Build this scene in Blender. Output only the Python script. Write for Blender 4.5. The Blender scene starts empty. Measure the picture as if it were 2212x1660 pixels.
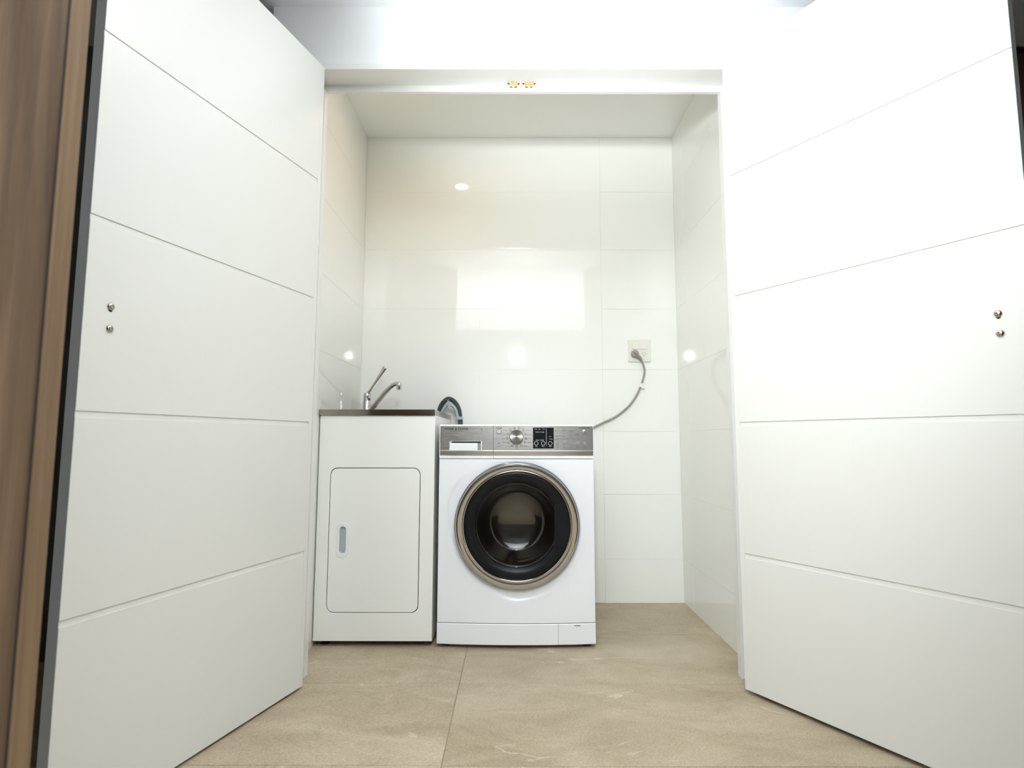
import bpy, bmesh, math, random
from mathutils import Vector, Matrix

random.seed(4)
S = bpy.context.scene
COL = S.collection

# ------------------------------------------------------------------ camera
F_PX, PITCH, YAW, ROLL, CAM_H = 1219.23, 0.0983, -0.0016, 0.0016, 0.778
fw = Vector((math.sin(YAW) * math.cos(PITCH), math.cos(YAW) * math.cos(PITCH), math.sin(PITCH)))
rt = Vector((math.cos(YAW), -math.sin(YAW), 0))
up = rt.cross(fw)
r2 = rt * math.cos(ROLL) + up * math.sin(ROLL)
u2 = -rt * math.sin(ROLL) + up * math.cos(ROLL)
cam_d = bpy.data.cameras.new('camera')
cam = bpy.data.objects.new('camera', cam_d)
COL.objects.link(cam)
cam_d.sensor_fit = 'HORIZONTAL'
cam_d.sensor_width = 36.0
cam_d.lens = 36.0 * F_PX / 2212.0
cam_d.clip_start = 0.02
cam.matrix_world = Matrix(((r2.x, u2.x, -fw.x, 0), (r2.y, u2.y, -fw.y, 0), (r2.z, u2.z, -fw.z, CAM_H), (0, 0, 0, 1)))
cam_d.dof.use_dof = True
cam_d.dof.focus_distance = 2.15
cam_d.dof.aperture_fstop = 5.0
S.camera = cam

# ------------------------------------------------------------------ world and lights
world = bpy.data.worlds.new('world')
S.world = world
world.use_nodes = True
world.node_tree.nodes['Background'].inputs[0].default_value = (0.9, 0.95, 1.0, 1)
world.node_tree.nodes['Background'].inputs[1].default_value = 0.12

FLASH = (0.03, 0.35, 1.56)
sp = bpy.data.lights.new('flash', 'SPOT')
sp.energy = 50
sp.color = (0.93, 0.98, 1.0)
sp.spot_size = math.radians(104)
sp.spot_blend = 1.0
sp.shadow_soft_size = 0.035
flash = bpy.data.objects.new('flash', sp)
COL.objects.link(flash)
flash.location = FLASH
aim = Vector((0.72, 1.86, 1.42)) - Vector(FLASH)
flash.rotation_euler = aim.to_track_quat('-Z', 'Y').to_euler()

# strobe heads turned up at the white ceiling for bounced fill: one in front of the doorway, two behind the camera
def bounce_head(x, y, z, watts, aim_dir, cone):
    d_ = bpy.data.lights.new('bounce_flash', 'SPOT')
    d_.energy = watts; d_.color = (0.91, 0.962, 1.0)
    d_.spot_size = math.radians(cone); d_.spot_blend = 0.8; d_.shadow_soft_size = 0.08
    o_ = bpy.data.objects.new('bounce_flash', d_); COL.objects.link(o_)
    o_.location = (x, y, z); o_.rotation_euler = Vector(aim_dir).to_track_quat('-Z', 'Y').to_euler()
bounce_head(0.03, 0.35, 1.50, 105, (0.16, 1.10, 0.80), 62)
bounce_head(0.05, -0.12, 0.85, 300, (-0.02, 0.10, 1.0), 96)
bounce_head(0.0, -1.10, 0.60, 620, (0.0, 0.0, 1.0), 135)
S.cycles.max_bounces = 10
S.cycles.diffuse_bounces = 5
S.cycles.caustics_reflective = False
S.cycles.caustics_refractive = False

S.view_settings.view_transform = 'Standard'
S.view_settings.look = 'None'
S.view_settings.exposure = 0.37
S.view_settings.gamma = 1.0
S.view_settings.use_curve_mapping = False

# ------------------------------------------------------------------ dimensions (metres), from the photograph
XL, XR, D, HN = -0.758, 0.823, 2.795, 2.342      # niche
HY0, HY1, HZ = 1.86, 1.962, 2.068                # header wall front/back, opening top
CEIL = 2.305                                     # room ceiling
YF = 2.204                                       # front of washing machine
YR = 2.06                                        # room wall beside the closet

# ------------------------------------------------------------------ materials
def mat(name, col, rough=0.5, metal=0.0, **kw):
    m = bpy.data.materials.new(name)
    m.use_nodes = True
    nt = m.node_tree
    b = nt.nodes['Principled BSDF']
    b.inputs['Base Color'].default_value = (*col, 1)
    b.inputs['Roughness'].default_value = rough
    b.inputs['Metallic'].default_value = metal
    for k, v in kw.items():
        b.inputs[k.replace('_', ' ')].default_value = v
    return m

def nodes(m):
    return m.node_tree, m.node_tree.nodes['Principled BSDF']

def add_noise_color(m, stops, scale=(1, 1, 1), detail=6.0, nscale=4.0, dist=0.0, obj_offset=False, rough=0.6):
    nt, b = nodes(m)
    tc = nt.nodes.new('ShaderNodeTexCoord')
    mp = nt.nodes.new('ShaderNodeMapping')
    mp.inputs['Scale'].default_value = scale
    nt.links.new(tc.outputs['Object'], mp.inputs['Vector'])
    vec = mp.outputs['Vector']
    if obj_offset:
        oi = nt.nodes.new('ShaderNodeObjectInfo')
        ml = nt.nodes.new('ShaderNodeMath'); ml.operation = 'MULTIPLY'; ml.inputs[1].default_value = 37.0
        nt.links.new(oi.outputs['Random'], ml.inputs[0])
        ad = nt.nodes.new('ShaderNodeVectorMath'); ad.operation = 'ADD'
        nt.links.new(vec, ad.inputs[0]); nt.links.new(ml.outputs[0], ad.inputs[1])
        vec = ad.outputs[0]
    nz = nt.nodes.new('ShaderNodeTexNoise')
    nz.inputs['Scale'].default_value = nscale
    nz.inputs['Detail'].default_value = detail
    nz.inputs['Roughness'].default_value = rough
    nz.inputs['Distortion'].default_value = dist
    nt.links.new(vec, nz.inputs['Vector'])
    cr = nt.nodes.new('ShaderNodeValToRGB')
    el = cr.color_ramp.elements
    while len(el) < len(stops):
        el.new(0.5)
    for e, (p, c) in zip(el, stops):
        e.position = p; e.color = (*c, 1)
    nt.links.new(nz.outputs['Fac'], cr.inputs['Fac'])
    nt.links.new(cr.outputs['Color'], b.inputs['Base Color'])
    return nt, b, vec, nz, cr

def add_bump(m, vec, scale, strength, dist=0.001, detail=3):
    nt, b = nodes(m)
    nz = nt.nodes.new('ShaderNodeTexNoise')
    nz.inputs['Scale'].default_value = scale
    nz.inputs['Detail'].default_value = detail
    if vec is not None:
        nt.links.new(vec, nz.inputs['Vector'])
    else:
        tc = nt.nodes.new('ShaderNodeTexCoord'); nt.links.new(tc.outputs['Object'], nz.inputs['Vector'])
    bp = nt.nodes.new('ShaderNodeBump')
    bp.inputs['Strength'].default_value = strength
    bp.inputs['Distance'].default_value = dist
    nt.links.new(nz.outputs['Fac'], bp.inputs['Height'])
    nt.links.new(bp.outputs['Normal'], b.inputs['Normal'])

M = {}
M['tile'] = mat('gloss_white_tile', (0.87, 0.875, 0.832), 0.04, Specular_IOR_Level=0.40)
add_bump(M['tile'], None, 3.0, 0.02, 0.002, 1)
M['grout'] = mat('pale_grout', (0.84, 0.85, 0.82), 0.8)
M['plaster'] = mat('white_plaster', (0.84, 0.86, 0.88), 0.55)
add_bump(M['plaster'], None, 60.0, 0.03, 0.001)
M['niche_ceiling'] = mat('white_niche_ceiling', (0.90, 0.91, 0.88), 0.35)
M['room_wall'] = mat('grey_room_wall', (0.13, 0.14, 0.14), 0.7)
M['door'] = mat('satin_white_door', (0.755, 0.752, 0.712), 0.32, Specular_IOR_Level=0.4)
M['door_edge'] = mat('grey_door_edge', (0.60, 0.64, 0.65), 0.5)
M['frame'] = mat('white_frame', (0.80, 0.80, 0.78), 0.3)
M['floor_grout'] = mat('floor_grout', (0.30, 0.245, 0.175), 0.9)
M['floor_tile'] = mat('beige_stone_tile', (0.5, 0.42, 0.3), 0.5)
nt, b, vec, nz, cr = add_noise_color(M['floor_tile'], [(0.30, (0.34, 0.275, 0.18)), (0.5, (0.43, 0.355, 0.245)), (0.72, (0.53, 0.45, 0.33))],
                                     scale=(1, 1.8, 1), nscale=3.2, detail=12, dist=0.6, obj_offset=True, rough=0.68)
# fine speckle and pale veins over the stone
sk = nt.nodes.new('ShaderNodeTexNoise'); sk.inputs['Scale'].default_value = 190; sk.inputs['Detail'].default_value = 3
nt.links.new(vec, sk.inputs['Vector'])
skr = nt.nodes.new('ShaderNodeMapRange'); skr.inputs[1].default_value = 0.3; skr.inputs[2].default_value = 0.7
skr.inputs[3].default_value = 0.78; skr.inputs[4].default_value = 1.18
nt.links.new(sk.outputs['Fac'], skr.inputs[0])
mx = nt.nodes.new('ShaderNodeMix'); mx.data_type = 'RGBA'; mx.blend_type = 'MULTIPLY'; mx.inputs[0].default_value = 1.0
nt.links.new(cr.outputs['Color'], mx.inputs[6]); nt.links.new(skr.outputs[0], mx.inputs[7])
vn = nt.nodes.new('ShaderNodeTexNoise'); vn.inputs['Scale'].default_value = 1.7; vn.inputs['Detail'].default_value = 5; vn.inputs['Distortion'].default_value = 1.2
nt.links.new(vec, vn.inputs['Vector'])
vs = nt.nodes.new('ShaderNodeMath'); vs.operation = 'SUBTRACT'; vs.inputs[1].default_value = 0.5
va = nt.nodes.new('ShaderNodeMath'); va.operation = 'ABSOLUTE'
vr = nt.nodes.new('ShaderNodeMapRange'); vr.inputs[1].default_value = 0.0; vr.inputs[2].default_value = 0.012; vr.inputs[3].default_value = 1.0; vr.inputs[4].default_value = 0.0
nt.links.new(vn.outputs['Fac'], vs.inputs[0]); nt.links.new(vs.outputs[0], va.inputs[0]); nt.links.new(va.outputs[0], vr.inputs[0])
vm = nt.nodes.new('ShaderNodeTexNoise'); vm.inputs['Scale'].default_value = 4.0; vm.inputs['Detail'].default_value = 6
nt.links.new(vec, vm.inputs['Vector'])
vmr = nt.nodes.new('ShaderNodeMapRange'); vmr.inputs[1].default_value = 0.54; vmr.inputs[2].default_value = 0.72; vmr.inputs[3].default_value = 0; vmr.inputs[4].default_value = 0.85
nt.links.new(vm.outputs['Fac'], vmr.inputs[0])
vx = nt.nodes.new('ShaderNodeMath'); vx.operation = 'MULTIPLY'
nt.links.new(vr.outputs[0], vx.inputs[0]); nt.links.new(vmr.outputs[0], vx.inputs[1])
mx2 = nt.nodes.new('ShaderNodeMix'); mx2.data_type = 'RGBA'
nt.links.new(vx.outputs[0], mx2.inputs[0]); nt.links.new(mx.outputs[2], mx2.inputs[6]); mx2.inputs[7].default_value = (0.78, 0.73, 0.62, 1)
nt.links.new(mx2.outputs[2], b.inputs['Base Color'])
add_bump(M['floor_tile'], vec, 40.0, 0.12, 0.001, 6)

def wood(name, dark, mid, light, sx=14.0, sz=0.8):
    m = mat(name, mid, 0.6, Specular_IOR_Level=0.2)
    nt, b, vec, nz, cr = add_noise_color(m, [(0.28, dark), (0.5, mid), (0.72, light)], scale=(sx, sx, sz), nscale=2.2, detail=9, dist=0.25, rough=0.62)
    add_bump(m, vec, 12.0, 0.05, 0.001, 6)
    return m
M['wood'] = wood('brown_wood_grain', (0.050, 0.029, 0.017), (0.104, 0.065, 0.037), (0.180, 0.120, 0.072))
M['wood_trim'] = wood('brown_wood_trim', (0.14, 0.088, 0.050), (0.20, 0.130, 0.074), (0.27, 0.18, 0.105), 20, 0.8)
M['wood_dark'] = wood('dark_wood_grain', (0.05, 0.032, 0.024), (0.085, 0.055, 0.04), (0.12, 0.08, 0.055))
M['appliance'] = mat('white_enamel', (0.85, 0.86, 0.89), 0.22, Specular_IOR_Level=0.5)
M['cab'] = mat('cream_white_powdercoat', (0.86, 0.86, 0.82), 0.3)
M['dark'] = mat('dark_gap', (0.02, 0.02, 0.02), 0.8)
M['black'] = mat('gloss_black', (0.008, 0.008, 0.009), 0.12)
M['black_soft'] = mat('satin_black', (0.010, 0.010, 0.011), 0.3, Specular_IOR_Level=0.15)
M['rubber'] = mat('grey_rubber', (0.10, 0.10, 0.10), 0.6)
M['foot'] = mat('black_foot', (0.02, 0.02, 0.02), 0.6)
M['whiteplastic'] = mat('white_plastic', (0.80, 0.82, 0.84), 0.35)
M['greyplastic'] = mat('pale_grey_plastic', (0.42, 0.47, 0.47), 0.4)
M['cream_plastic'] = mat('cream_plastic', (0.77, 0.76, 0.69), 0.3)
M['bracket'] = mat('blue_grey_plastic', (0.33, 0.38, 0.41), 0.35)
M['hose'] = mat('charcoal_hose', (0.045, 0.05, 0.055), 0.45)
M['cord'] = mat('grey_cord', (0.30, 0.285, 0.255), 0.45)
M['chrome'] = mat('chrome', (0.62, 0.61, 0.60), 0.06, 1.0)
M['bezel'] = mat('chrome_bezel', (0.46, 0.43, 0.40), 0.09, 1.0)
M['bezel_rim'] = mat('dark_chrome_rim', (0.30, 0.34, 0.40), 0.15, 1.0)
M['bolt'] = mat('steel_bolt', (0.55, 0.51, 0.45), 0.16, 1.0)
M['brass'] = mat('brass', (0.80, 0.52, 0.20), 0.25, 1.0)
M['brass_dark'] = mat('dark_brass', (0.10, 0.06, 0.03), 0.4, 1.0)
M['ink'] = mat('black_print', (0.015, 0.014, 0.014), 0.6)
M['ink_grey'] = mat('grey_print', (0.09, 0.09, 0.095), 0.6)
M['ink_blue'] = mat('blue_print', (0.05, 0.10, 0.17), 0.6)
M['ink_purple'] = mat('purple_print', (0.16, 0.12, 0.24), 0.6)
M['ink_white'] = mat('white_print', (0.55, 0.57, 0.60), 0.6)
M['button'] = mat('silver_button', (0.33, 0.35, 0.36), 0.35, 0.6)
M['button_light'] = mat('bright_button', (0.75, 0.76, 0.76), 0.25, 0.3)

def brushed(name, col, rough, axis_scale):
    m = mat(name, col, rough, 1.0)
    nt, b = nodes(m)
    tc = nt.nodes.new('ShaderNodeTexCoord'); mp = nt.nodes.new('ShaderNodeMapping'); mp.inputs['Scale'].default_value = axis_scale
    nz = nt.nodes.new('ShaderNodeTexNoise'); nz.inputs['Scale'].default_value = 6; nz.inputs['Detail'].default_value = 5
    mr = nt.nodes.new('ShaderNodeMapRange'); mr.inputs[3].default_value = rough * 0.7; mr.inputs[4].default_value = rough * 1.3
    nt.links.new(tc.outputs['Object'], mp.inputs['Vector']); nt.links.new(mp.outputs['Vector'], nz.inputs['Vector'])
    nt.links.new(nz.outputs['Fac'], mr.inputs[0]); nt.links.new(mr.outputs[0], b.inputs['Roughness'])
    return m
M['steel'] = brushed('brushed_steel', (0.60, 0.58, 0.56), 0.33, (1, 40, 40))
M['steel_top'] = brushed('stainless_bench', (0.40, 0.36, 0.33), 0.16, (0.6, 30, 30))
M['knob'] = brushed('spun_steel', (0.60, 0.56, 0.48), 0.24, (30, 30, 30))
_nt, _b = nodes(M['knob']); _b.inputs['Anisotropic'].default_value = 0.85
_tg = _nt.nodes.new('ShaderNodeTangent'); _tg.direction_type = 'RADIAL'; _tg.axis = 'Y'
_nt.links.new(_tg.outputs['Tangent'], _b.inputs['Tangent'])
M['drum'] = mat('drum_steel', (0.32, 0.30, 0.27), 0.32, 1.0)
M['glass'] = mat('smoked_glass', (0.55, 0.54, 0.52), 0.02, 0.0, Transmission_Weight=1.0, IOR=1.5)
M['lamp'] = mat('lamp_disc', (1, 0.9, 0.75), 0.5)
_nt, _b = nodes(M['lamp']); _b.inputs['Emission Color'].default_value = (1.0, 0.84, 0.62, 1); _b.inputs['Emission Strength'].default_value = 22.0

# ------------------------------------------------------------------ helpers
def link(name, me, m, parent=None, smooth=False):
    if m is not None:
        me.materials.append(m)
    o = bpy.data.objects.new(name, me)
    COL.objects.link(o)
    if parent is not None:
        o.parent = parent
        o.matrix_parent_inverse = parent.matrix_world.inverted()
    if smooth:
        for p in me.polygons:
            p.use_smooth = True
    return o

def empty(name, loc):
    o = bpy.data.objects.new(name, None)
    COL.objects.link(o)
    o.location = loc
    o.matrix_world = Matrix.Translation(loc)
    o.empty_display_size = 0.05
    return o

def tag(o, label, cat=None, group=None, kind=None):
    o['label'] = label
    if cat: o['category'] = cat
    if group: o['group'] = group
    if kind: o['kind'] = kind
    return o

def bm_mesh(bm, name):
    bmesh.ops.recalc_face_normals(bm, faces=bm.faces)
    me = bpy.data.meshes.new(name)
    bm.to_mesh(me); bm.free()
    return me

def bm_box(bm, b, basis=None):
    """b = (x0,x1,y0,y1,z0,z1); basis maps local to world"""
    x0, x1, y0, y1, z0, z1 = b
    vs = [Vector(v) for v in ((x0, y0, z0), (x1, y0, z0), (x1, y1, z0), (x0, y1, z0), (x0, y0, z1), (x1, y0, z1), (x1, y1, z1), (x0, y1, z1))]
    if basis: vs = [basis(v) for v in vs]
    v = [bm.verts.new(p) for p in vs]
    for f in ((0, 3, 2, 1), (4, 5, 6, 7), (0, 1, 5, 4), (1, 2, 6, 5), (2, 3, 7, 6), (3, 0, 4, 7)):
        bm.faces.new([v[i] for i in f])

def box(name, b, m, parent=None, bevel=0.0, basis=None, seg=2):
    bm = bmesh.new()
    bm_box(bm, b, basis)
    if bevel > 0:
        bmesh.ops.bevel(bm, geom=list(bm.edges), offset=bevel, segments=seg, profile=0.6, affect='EDGES')
    return link(name, bm_mesh(bm, name), m, parent)

def boxes(name, bs, m, parent=None, bevel=0.0, basis=None):
    bm = bmesh.new()
    for b in bs: bm_box(bm, b, basis)
    if bevel > 0:
        bmesh.ops.bevel(bm, geom=list(bm.edges), offset=bevel, segments=2, profile=0.6, affect='EDGES')
    return link(name, bm_mesh(bm, name), m, parent)

def lathe(name, prof, centre, m, parent=None, n=96, axis='Y', smooth=True, closed=False):
    """prof: (radius, offset along axis)"""
    bm = bmesh.new()
    cx, cy, cz = centre
    rings = []
    for r, h in prof:
        if r < 1e-6:
            p = {'Y': (cx, cy + h, cz), 'Z': (cx, cy, cz + h), 'X': (cx + h, cy, cz)}[axis]
            rings.append([bm.verts.new(p)])
        else:
            ring = []
            for k in range(n):
                a = 2 * math.pi * k / n; c, s = math.cos(a) * r, math.sin(a) * r
                p = {'Y': (cx + c, cy + h, cz + s), 'Z': (cx + c, cy + s, cz + h), 'X': (cx + h, cy + c, cz + s)}[axis]
                ring.append(bm.verts.new(p))
            rings.append(ring)
    pairs = list(zip(rings[:-1], rings[1:]))
    if closed: pairs.append((rings[-1], rings[0]))
    for A, B in pairs:
        for k in range(n):
            k2 = (k + 1) % n
            if len(A) == 1 and len(B) == 1: continue
            if len(A) == 1: bm.faces.new((A[0], B[k], B[k2]))
            elif len(B) == 1: bm.faces.new((A[k], B[0], A[k2]))
            else: bm.faces.new((A[k], B[k], B[k2], A[k2]))
    me = bm_mesh(bm, name)
    o = link(name, me, m, parent, smooth)
    if smooth:
        md = o.modifiers.new('split', 'EDGE_SPLIT'); md.split_angle = math.radians(40)
    return o

def catmull(pts, per=8):
    P = [Vector(p) for p in pts]
    P = [P[0] * 2 - P[1]] + P + [P[-1] * 2 - P[-2]]
    out = []
    for i in range(1, len(P) - 2):
        p0, p1, p2, p3 = P[i - 1:i + 3]
        for k in range(per):
            t = k / per
            out.append(0.5 * ((2 * p1) + (p2 - p0) * t + (2 * p0 - 5 * p1 + 4 * p2 - p3) * t * t + (3 * p1 - p0 - 3 * p2 + p3) * t ** 3))
    out.append(P[-2])
    return out

def tube(name, pts, radius, m, parent=None, n=12, rad_fn=None, flat=1.0, per=8, spline=True, flat_dir=None):
    path = catmull(pts, per) if spline else [Vector(p) for p in pts]
    bm = bmesh.new(); rings = []
    ref = Vector(flat_dir) if flat_dir else Vector((0, 1, 0.13))
    for i, p in enumerate(path):
        t = (path[min(i + 1, len(path) - 1)] - path[max(i - 1, 0)]).normalized()
        a = ref - t * ref.dot(t); a.normalize(); bb = t.cross(a)
        r = rad_fn(i / (len(path) - 1)) if rad_fn else radius
        fl = flat(i / (len(path) - 1)) if callable(flat) else flat
        rings.append([bm.verts.new(p + (a * math.cos(2 * math.pi * k / n) * fl + bb * math.sin(2 * math.pi * k / n)) * r) for k in range(n)])
    for A, B in zip(rings[:-1], rings[1:]):
        for k in range(n): bm.faces.new((A[k], A[(k + 1) % n], B[(k + 1) % n], B[k]))
    bm.faces.new(rings[0]); bm.faces.new(rings[-1])
    o = link(name, bm_mesh(bm, name), m, parent, True)
    md = o.modifiers.new('split', 'EDGE_SPLIT'); md.split_angle = math.radians(50)
    return o

def rrect(x0, x1, z0, z1, r, n=8):
    pts = []
    for cx, cz, a0 in ((x1 - r, z1 - r, 0), (x0 + r, z1 - r, 90), (x0 + r, z0 + r, 180), (x1 - r, z0 + r, 270)):
        for k in range(n + 1):
            a = math.radians(a0 + 90 * k / n)
            pts.append((cx + r * math.cos(a), cz + r * math.sin(a)))
    return pts

def curve_to_mesh(cu, name):
    o = bpy.data.objects.new(name, cu)
    COL.objects.link(o)
    bpy.context.view_layer.update()
    dg = bpy.context.evaluated_depsgraph_get()
    me = bpy.data.meshes.new_from_object(o.evaluated_get(dg))
    bpy.data.objects.remove(o)
    return me

def plate(name, loops, y_front, thick, m, parent=None, bevel=0.0, bend=None):
    """a plate standing in the XZ plane with holes; front face at y_front"""
    cu = bpy.data.curves.new(name, 'CURVE')
    cu.dimensions = '2D'; cu.fill_mode = 'BOTH'
    cu.extrude = thick / 2 - bevel; cu.bevel_depth = bevel; cu.bevel_resolution = 1; cu.offset = -bevel
    for lp in loops:
        s = cu.splines.new('POLY'); s.points.add(len(lp) - 1); s.use_cyclic_u = True
        for p, (x, z) in zip(s.points, lp): p.co = (x, z, 0, 1)
    me = curve_to_mesh(cu, name)
    for v in me.vertices:
        x, z, h = v.co
        v.co = (x, y_front + thick / 2 - h + (bend(x) if bend else 0), z)
    me.materials.clear()
    return link(name, me, m, parent)

def text(name, items, m, parent, y, bend=None, thick=0.0003):
    """items: (string, x_centre, z_centre, cap height, align, spacing) set flat in the XZ plane facing -Y"""
    bm = bmesh.new()
    for it in items:
        s, x, z, h = it[:4]
        al = it[4] if len(it) > 4 else 'CENTER'
        spc = it[5] if len(it) > 5 else 1.0
        cu = bpy.data.curves.new('t', 'FONT')
        cu.body = s; cu.size = h / 0.69; cu.align_x = al; cu.align_y = 'CENTER'; cu.space_character = spc
        cu.space_line = 0.9; cu.resolution_u = 2
        if len(it) > 6: cu.offset = it[6]
        me = curve_to_mesh(cu, 't')
        for v in me.vertices:
            px, pz = v.co.x + x, v.co.y + z
            v.co = (px, y + (bend(px) if bend else 0), pz)
        bm.from_mesh(me); bpy.data.meshes.remove(me)
    me = bpy.data.meshes.new(name); bm.to_mesh(me); bm.free()
    return link(name, me, m, parent)

# ================================================================== THE SETTING
# floor ------------------------------------------------------------
RX0, RX1, RY0, RY1 = -2.3, 2.5, -2.2, D
floor = box('floor', (RX0 - 0.1, RX1 + 0.1, RY0 - 0.1, RY1 + 0.1, -0.06, -0.002), M['floor_grout'])
tag(floor, 'beige stone tiled floor running into the laundry recess', kind='structure')
TW, TH, G = 1.2, 0.46, 0.0026
def tile_mesh(w, h, t, name, bev=0.0008):
    bm = bmesh.new(); bm_box(bm, (0, w, 0, h, -t, 0))
    bmesh.ops.bevel(bm, geom=[e for e in bm.edges if all(v.co.z > -1e-6 for v in e.verts)], offset=bev, segments=1, affect='EDGES')
    return bm_mesh(bm, name)
ft = tile_mesh(TW - G, TH - G, 0.01, 'tile'); ft.materials.append(M['floor_tile'])
xs = [-0.17 + TW * k for k in range(-2, 3)]
ys = [1.435 + TH * k for k in range(-8, 4)]
for x in xs:
    for y in ys:
        if x > RX1 or x + TW < RX0 or y > RY1: continue
        o = bpy.data.objects.new('tile', ft); COL.objects.link(o)
        o.parent = floor; o.location = (x + G / 2, y + G / 2, 0.0 + random.uniform(-0.0003, 0.0002))

# tiled recess walls ------------------------------------------------
ZJ = [0.0] + [0.206 + 0.3068 * k for k in range(7)] + [HN]
GT = 0.0008
def wall_tiles(parent, cols, place, turn=0.0):
    """each wall tile is an object of its own"""
    cache = {}
    for a0, a1 in zip(cols[:-1], cols[1:]):
        for z0, z1 in zip(ZJ[:-1], ZJ[1:]):
            w, h = a1 - a0 - GT, z1 - z0 - GT
            key = (round(w, 4), round(h, 4))
            if key not in cache:
                cache[key] = tile_mesh(w, h, 0.008, 'tile', 0.0003); cache[key].materials.append(M['tile'])
            o = bpy.data.objects.new('tile', cache[key]); COL.objects.link(o)
            o.parent = parent
            tilt = Matrix.Rotation(random.uniform(-0.0009, 0.0009), 4, 'X') @ Matrix.Rotation(random.uniform(-0.0009, 0.0009), 4, 'Y')
            o.matrix_local = place(a0 + GT / 2, z0 + GT / 2) @ tilt if not turn or a1 < cols[-1] - 1e-6 else place(a1 - GT / 2, z0 + GT / 2) @ Matrix.Rotation(turn, 4, 'Y') @ Matrix.Translation((-w, 0, 0))

wb = box('wall_back', (XL - 0.09, XR + 0.09, D + 0.001, D + 0.1, 0, HN), M['grout'])
tag(wb, 'glossy white tiled back wall of the laundry recess', kind='structure')
# local x -> +X, local y -> +Z, local z -> -Y
wall_tiles(wb, [XL, -0.168, 0.446, XR], lambda a, z: Matrix(((1, 0, 0, a), (0, 0, -1, D), (0, 1, 0, z), (0, 0, 0, 1))), turn=0.008)
wl = box('wall_left', (XL - 0.09, XL - 0.001, HY1, D, 0, HN), M['grout'])
tag(wl, 'glossy white tiled left wall of the recess', kind='structure')
# local x -> +Y, y -> +Z, z -> +X
wall_tiles(wl, [HY1, 2.024, 2.638, D], lambda a, z: Matrix(((0, 0, 1, XL), (1, 0, 0, a), (0, 1, 0, z), (0, 0, 0, 1))))
wr = box('wall_right', (XR + 0.001, XR + 0.09, HY1, D, 0, HN), M['grout'])
tag(wr, 'glossy white tiled right wall of the recess', kind='structure')
# local x -> -Y, y -> +Z, z -> -X
wall_tiles(wr, [HY1, 2.024, 2.638, D], lambda a, z: Matrix(((0, 0, -1, XR), (1, 0, 0, a), (0, 1, 0, z), (0, 0, 0, 1))))
nc = box('ceiling', (XL - 0.09, XR + 0.09, HY1, D + 0.1, HN, HN + 0.06), M['niche_ceiling'])
tag(nc, 'white plaster ceiling inside the laundry recess', kind='structure')

# header wall and its jambs
HX0, HX1 = -0.85, 1.22
hw = boxes('wall_header', [(HX0, HX1, HY0, HY1, HZ + 0.02, HN + 0.06), (HX0, XL, HY0, HY1, 0, HZ + 0.02), (XR, HX1, HY0, HY1, 0, HZ + 0.02)], M['plaster'])
tag(hw, 'bright white plaster wall around the doorway', kind='structure')
t1 = boxes('trim_1', [(XL, -0.700, HY0 - 0.004, HY1, 0, HZ), (-0.700, -0.682, HY0 + 0.07, HY1, 0, HZ - 0.024)], M['frame'], bevel=0.001)
tag(t1, 'white left door jamb with door stop', kind='structure')
t2 = boxes('trim_2', [(0.768, XR, HY0 - 0.004, HY1, 0, HZ), (0.750, 0.768, HY0 + 0.07, HY1, 0, HZ - 0.024)], M['frame'], bevel=0.001)
tag(t2, 'white right door jamb with door stop', kind='structure')
t3 = boxes('trim_3', [(XL, XR, HY0 - 0.004, HY1, HZ, HZ + 0.02), (-0.700, 0.768, HY0 + 0.087, HY1, HZ - 0.025, HZ)], M['frame'], bevel=0.001)
tag(t3, 'white head jamb across the top of the doorway', kind='structure')

# the room around
cl = box('ceiling', (RX0 - 0.1, RX1 + 0.1, RY0 - 0.1, HY0, CEIL, CEIL + 0.08), M['plaster'])
tag(cl, 'white plaster ceiling of the room', kind='structure')
cl2 = boxes('ceiling', [(RX0 - 0.1, HX0, HY0, YR, CEIL, CEIL + 0.08), (HX1, RX1 + 0.1, HY0, YR, CEIL, CEIL + 0.08)], M['plaster'])
tag(cl2, 'shaded strip of room ceiling beside the closet', kind='structure')
wsl = box('wall_rear_left', (RX0 - 0.1, HX0, YR, YR + 0.1, 0, CEIL + 0.08), M['room_wall'])
tag(wsl, 'dark grey wall hidden behind the left door', kind='structure')
wo = box('wall_outer_left', (RX0 - 0.1, RX0, RY0, YR, 0, CEIL), M['plaster'])
tag(wo, 'grey side wall of the room behind the timber partition', kind='structure')
wo2 = box('wall_outer_right', (RX1, RX1 + 0.1, RY0, YR, 0, CEIL), M['plaster'])
tag(wo2, 'grey side wall of the room beyond the right door', kind='structure')
wf = box('wall_front', (RX0 - 0.1, RX1 + 0.1, RY0 - 0.1, RY0, 0, CEIL), M['room_wall'])
tag(wf, 'grey wall behind the camera', kind='structure')

# dark timber joinery beyond the right door
wr2 = box('wall_rear_right', (HX1, RX1 + 0.1, YR + 0.02, YR + 0.1, 0, CEIL + 0.08), M['room_wall'])
tag(wr2, 'dim wall behind the dark timber panelling', kind='structure')
tp = empty('timber_panelling', (1.86, YR, 0)); tag(tp, 'dark brown timber panelling in shade beyond the right door', 'panelling')
box('plinth', (HX1 + 0.005, RX1 - 0.005, YR + 0.004, YR + 0.02, 0, 0.09), M['black_soft'], tp)
for k in range(2):
    w = (RX1 - HX1 - 0.01) / 2
    x0 = HX1 + 0.005 + k * w
    box('panel', (x0 + 0.0015, x0 + w - 0.0015, YR, YR + 0.02, 0.092, CEIL - 0.028), M['wood_dark'], tp, bevel=0.0015)
box('shadow_gap', (HX1 + 0.005, RX1 - 0.005, YR + 0.012, YR + 0.02, CEIL - 0.028, CEIL), M['dark'], tp)

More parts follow.
